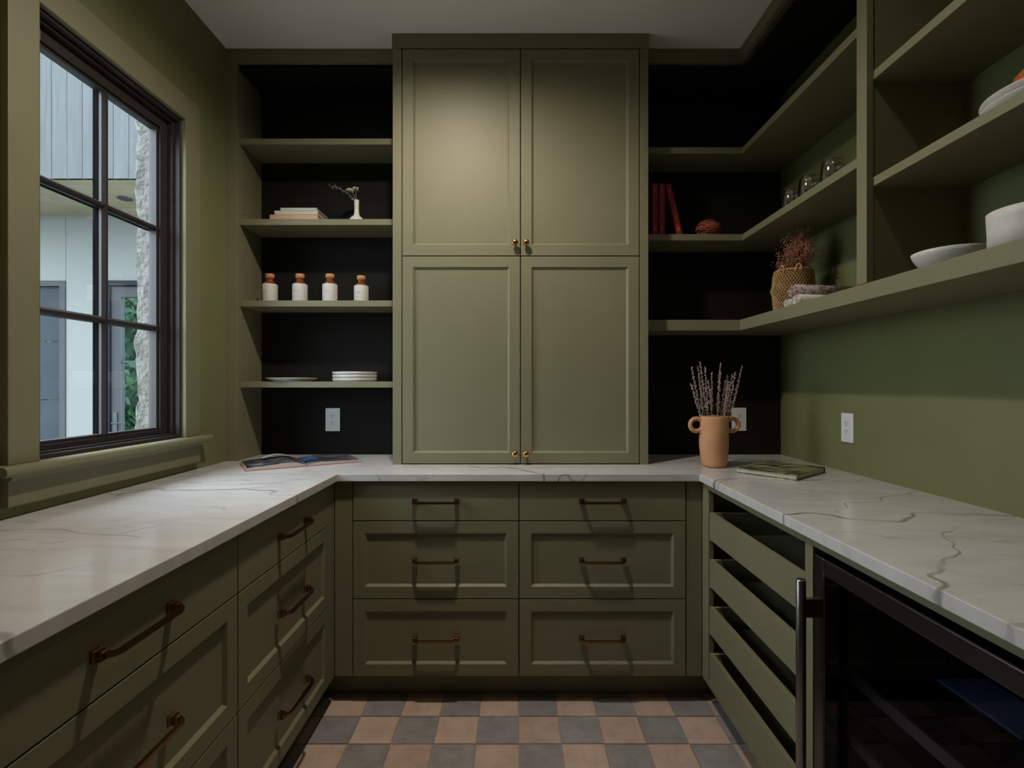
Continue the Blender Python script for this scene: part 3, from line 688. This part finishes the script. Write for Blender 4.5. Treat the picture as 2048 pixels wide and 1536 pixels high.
# --- left shelf 4: plates and bowls
z=1.278
def plate(name,label,c,r,h,m_=CERAM,group=None,cat='plate',wall=.004,foot=.6):
    prof=[(r*foot,0),(r*foot,.003),(r*.85,h*.45),(r,h-.002),(r,h),(r-wall,h),(r*.82,h*.5+.002),(r*foot*.9,.006),(.001,.006)]
    mm=MB().lathe(prof,c,48,False); o=len(mm.v)-len(prof)*48; mm.f.append([o+k for k in range(47,-1,-1)]); mm.sm.append(False)
    return solo(name,mm,m_,label,cat,c,group)
plate('dinner_plate','single cream plate at the left of the alcove shelf',(-1.075,2.462,z),.115,.018,STONEW,foot=.75)
for k,nm in enumerate(('bottom','middle','top')):
    prof_r=.103
    c=(-.772,2.462,z+.0155*k)
    prof=[(.092,0),(.097,.001),(.102,.008),(.104,.0150),(.1015,.0152),(.097,.006),(.09,.004),(.001,.004)]
    mm=MB().lathe(prof,c,48,False); mm.f.append([q for q in range(47,-1,-1)]); mm.sm.append(False)
    solo('side_plate',mm,CERAM,'white straight-rimmed plate, %s of the stack of three in the alcove'%nm,'plate',c,'white plates stacked in the alcove')
# --- right alcove: red books and wound ball
RED=mat('red_book_cloth',(.30,.018,.022),.55,var=.12,vscale=60); GILT=mat('dull_gilt',(.22,.07,.06),.5)
z=1.958
def red_book(label,xl,tilt):
    w_,d,h=.0275,.17,.243; y0=2.385
    M=Matrix.Translation((xl,y0,z))@Matrix.Rotation(tilt,4,'Y')
    t=thing('antique_book',label,'book',(xl,y0,z),'red antique books in the right alcove')
    part('cover',MB().box(0,.0022,.003,d,0,h).xf(M),RED,t,.0006); part('cover',MB().box(w_-.0022,w_,.003,d,0,h).xf(M),RED,t,.0006)
    sp_=MB().prism([(0,.004),(.004,.0008),(.010,-.0005),(w_-.010,-.0005),(w_-.004,.0008),(w_,.004),(w_,.007),(0,.007)],0,h); so=part('spine',sp_.xf(M),RED,t)
    part('page_block',MB().box(.0022,w_-.0022,.007,d-.005,.003,h-.003).xf(M),PAGES,t)
    for k,zz in enumerate((.012,.055,.06,.065,.09,.095,.1,.125,.13,.135,.16,.165,.17,.195,.23)):
        part('spine_band',MB().box(.003,w_-.003,-.0016,.001,zz,zz+.0016).xf(M),GILT,so)
    for zz in (.030,.210):
        part('ornament',MB().add([(w_/2,-.0014,zz-.008),(w_/2+.006,-.0014,zz),(w_/2,-.0014,zz+.008),(w_/2-.006,-.0014,zz)],[(0,1,2,3)]).xf(M),mat('ornament_gilt',(.4,.16,.14),.5),so)
red_book('upright red antique book against the tall cabinet in the right alcove',.637,0)
red_book('upright red antique book between its neighbour and the leaning one',.6695,0)
# leaning: bottom right corner on shelf
a=math.radians(-13.0)
red_book('leaning red antique book at the right of the three',.7535,a)
wb=thing('wound_ball','dark red wound twig ball on the right alcove shelf','ball',(.925,2.46,z))
m=MB(); cx,cy,cz=.925,2.455,z+.047
m.ball((cx,cy,cz),.054,24,14,(1,1,.85))
part('core',m,mat('dark_red_core',(.10,.02,.015),.8),wb)
m=MB()
for k in range(26):
    ax=Vector((R.gauss(0,.25),R.gauss(0,.25),1)).normalized(); off=R.uniform(-.040,.040); rr_=math.sqrt(max(.0566**2-off*off,1e-5))
    u_=ax.cross(Vector((1,0,.1))).normalized(); v_=ax.cross(u_)
    pts=[]
    for i in range(28):
        g_=2*PI*i/28; q=ax*off+(u_*math.cos(g_)+v_*math.sin(g_))*rr_; pts.append((cx+q.x,cy+q.y,cz+q.z*.85))
    m.tube(pts,.0022,5,True)
part('strands',m,mat('rust_strands',(.34,.09,.05),.7,var=.3,vscale=60),wb)
# --- glasses
TG=thin_glass('tumbler_glass',(.95,.95,.95),4.5)
for k,(px,nm) in enumerate(((1583,'furthest'),(1620,'middle'),(1666,'nearest'))):
    X=1.135; Y=X*1024/(px-1031); 
    prof=[(.026,0),(.033,.002),(.037,.012),(.0405,.040),(.0405,.058),(.038,.085),(.0355,.104),(.0345,.1045),(.0368,.085),(.0392,.058),(.0392,.042),(.0355,.014),(.030,.008),(.001,.007)]
    mm=MB().lathe(prof,(X,Y,1.958),40,False); mm.f.append([q for q in range(39,-1,-1)]); mm.sm.append(False)
    solo('glass_tumbler',mm,TG,'clear stemless glass, %s of three from the camera on the right shelf'%nm,'glass',(X,Y,1.958),'clear glasses on the right shelf')
# --- seagrass basket with dried flowers
BX,BY,BZ=1.150,2.120,1.560
SEA=mat('seagrass',(.42,.25,.10),.75,var=.3,vscale=40); 
nt,ns,lk=nodes(SEA); b=ns['Principled BSDF']; 
bs=thing('seagrass_basket','woven seagrass belly basket on the bottom right shelf','basket',(BX,BY,BZ))
def bprof(u):   # u 0..1 height -> radius
    pts=[(0,.070),(.15,.0735),(.42,.076),(.50,.0825),(.55,.083),(.62,.077),(.85,.0745),(1,.069)]
    for (a,ra),(b_,rb) in zip(pts,pts[1:]):
        if a<=u<=b_: return ra+(rb-ra)*(u-a)/(b_-a)
    return .069
BH=.172
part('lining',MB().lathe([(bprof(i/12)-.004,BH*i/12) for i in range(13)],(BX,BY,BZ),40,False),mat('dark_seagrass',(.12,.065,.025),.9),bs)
part('base',MB().lathe([(.06,0),(.063,.004)],(BX,BY,BZ),32),SEA,bs)
m=MB(); NR=19; NK=40
for r_ in range(NR):
    u0=(r_+.1)/NR
    for k in range(NK):
        # slanted herringbone stitches
        sgn=1 if r_%2 else -1
        a0=2*PI*(k+.5*(r_%2))/NK; da=2*PI/NK*.62; z0=BZ+BH*u0; dz=BH/NR*.60
        rr0=bprof(min(1,max(0,u0))); c=Vector((BX+rr0*math.cos(a0),BY+rr0*math.sin(a0),z0+BH/NR*.4))
        tdir=Vector((-math.sin(a0),math.cos(a0),0)); nd=Vector((math.cos(a0),math.sin(a0),0)); ud=Vector((0,0,1))
        d=(tdir*rr0*da*.85+ud*dz*sgn); s_=(ud*dz*.55-tdir*sgn*rr0*da*.25)
        m.add([c-d,c-s_+nd*.0005,c+d,c+s_+nd*.0005,c+nd*.0050],[(0,1,4),(1,2,4),(2,3,4),(3,0,4)],True)
part('weave',m,SEA,bs,stuff=True)
m=MB(); m.tube([(BX+(bprof(1))*math.cos(a),BY+bprof(1)*math.sin(a),BZ+BH) for a in [2*PI*k/36 for k in range(36)]],.0035,6,True); part('rim',m,SEA,bs)
for a0 in (3.6,4.5):
    p0=Vector((BX+.071*math.cos(a0),BY+.071*math.sin(a0),BZ+BH-.010)); m=MB(); pts=[]
    for k in range(13):
        g_=PI*k/12; pts.append(p0+Vector((.011*math.cos(g_)*math.sin(a0)*-1,.011*math.cos(g_)*math.cos(a0),.026*math.sin(g_))))
    part('loop_handle',m.tube(pts,.0042,7),SEA,bs)
df=thing('dried_flowers','bunch of rust-brown dried flowers standing in the seagrass basket','flowers',(BX,BY,BZ+.12))
RUST=mat('rust_dried_flowers',(.46,.21,.13),.85,var=.35,vscale=70); TW=mat('rust_twigs',(.22,.10,.06),.85)
st=MB(); bl=MB()
for k in range(42):
    g_=R.uniform(0,2*PI); sp_=min(.078,abs(R.gauss(0,.046)))
    top=Vector((BX+.018+sp_*math.cos(g_)*.9,BY+sp_*math.sin(g_)*.9,BZ+R.uniform(.225,.345)-.5*sp_+(.025 if math.cos(g_)>0 else -.035)))
    if top.z>BZ+.362: top.z=BZ+.362
    base=Vector((BX+.3*(top.x-BX),BY+.3*(top.y-BY),BZ+.12)); st.tube([base,base.lerp(top,.6)+Vector((0,0,.01)),top],[.0012,.0009,.0005],4)
    for j in range(8):
        f_=R.uniform(.45,1); p=base.lerp(top,f_); e=p+Vector((R.gauss(0,.016),R.gauss(0,.016),abs(R.gauss(0,.018))+.004))
        if e.z>BZ+.366: e.z=BZ+.366
        if e.x>XR-.01: e.x=XR-.012
        st.tube([p,e],.0005,3)
        for q in range(9):
            c=e+Vector((R.gauss(0,.008),R.gauss(0,.008),R.gauss(0,.008)))
            if c.z<BZ+.369: bl.ball(c,R.uniform(.0013,.0027),4,3)
part('twigs',st,TW,df,stuff=True); part('blossoms',bl,RUST,df,stuff=True)
# --- rolled towels
def towel(label,c,r,sq,length,col,ang=0,turns=3.2,dark=None):
    t=thing('rolled_towel',label,'towel',c,'rolled towels on the right shelf')
    n=int(turns*22); vs=[]; fs=[]; th=.0026
    for i in range(n+1):
        g_=2*PI*turns*i/n+2.2; rad=r*(1-.80*i/n)
        for rd in (rad,rad-th):
            for xx in (0,length): vs.append((xx,rd*math.cos(g_),rd*sq*math.sin(g_)+r*sq))
    for i in range(n):
        a_=i*4; b_=a_+4
        fs+=[(a_,b_,b_+1,a_+1),(a_+2,a_+3,b_+3,b_+2),(a_,a_+2,b_+2,b_),(a_+1,b_+1,b_+3,a_+3)]
    fs+=[(0,1,3,2),(n*4,n*4+2,n*4+3,n*4+1)]
    M=Matrix.Translation(c)@Matrix.Rotation(ang,4,'Z')
    part('rolled_cloth',MB().add(vs,fs,True).xf(M),col,t); return t
def knit(name,c1,c2):
    m=mat(name,c1,.9,bump=.6,bscale=220); nt,ns,lk=nodes(m); b=ns['Principled BSDF']; mp=mapped(nt,(1,1,1)); ck=ns.new('ShaderNodeTexVoronoi'); ck.inputs['Scale'].default_value=75
    lk.new(mp.outputs[0],ck.inputs['Vector']); rr=ramp(nt,ck.outputs['Distance'],[(.30,c2),(.62,c1)]); lk.new(rr.outputs[0],b.inputs['Base Color']); return m
TB=knit('brown_knit',(.46,.38,.36),(.20,.14,.13)); TWH=knit('cream_knit',(.62,.61,.57),(.50,.49,.47))
towel('cream rolled towel beside the basket, lower far one of the pile',(1.045,1.972,1.560),.025,.72,.24,TWH,math.radians(7))
towel('cream rolled towel, lower near one of the pile',(1.043,1.905,1.560),.0265,.78,.25,TWH,math.radians(8))
towel('brown patterned rolled towel on top of the cream towels',(1.046,1.943,1.5945),.027,.95,.255,TB,math.radians(8))
# --- bowls on bottom right shelf
def bowl(label,c,r,h,foot=.62):
    prof=[(r*foot,0),(r*foot+.004,.001),(r*max(.86,foot+.045),h*.45),(r*max(.96,foot+.06),h*.75),(r,h-.001),(r-.002,h),(r-.006,h-.001),(r*.90,h*.7),(r*.78,h*.4),(r*foot*.9,.008),(.001,.007)]
    mm=MB().lathe(prof,c,56,False); mm.f.append([q for q in range(55,-1,-1)]); mm.sm.append(False)
    return solo('stoneware_bowl',mm,STONEW,label,'bowl',c,'stoneware bowls on the right shelf')
bowl('shallow grey-white stoneware bowl on the bottom right shelf',(1.125,1.325,1.560),.082,.047)
bowl('deep grey-white stoneware bowl cut by the right picture edge',(1.125,1.105,1.560),.082,.083,.93)
for k,nm in enumerate(('lower','upper')):
    c=(1.19,1.125,1.870+.017*k)
    plate('dinner_plate','white dinner plate, %s of the pair on the upper right shelf'%nm,c,.128,.022,CERAM,'white plates on the upper right shelf',foot=.72,wall=.006)
ov=MB().lathe([(.028,0),(.040,.006),(.052,.03),(.053,.05),(.045,.075),(.030,.092),(.018,.098),(.018,.112),(.021,.116),(.016,.116),(.014,.098)],(1.19,1.16,1.870+.0235),36,False)
ov.f.append([q for q in range(35,-1,-1)]); ov.sm.append(False)
solo('orange_vase',ov,mat('orange_glaze',(.42,.10,.025),.4,var=.15,vscale=20),'round burnt-orange pot standing on the white plates at upper right','pot',(1.19,1.16,1.8935))
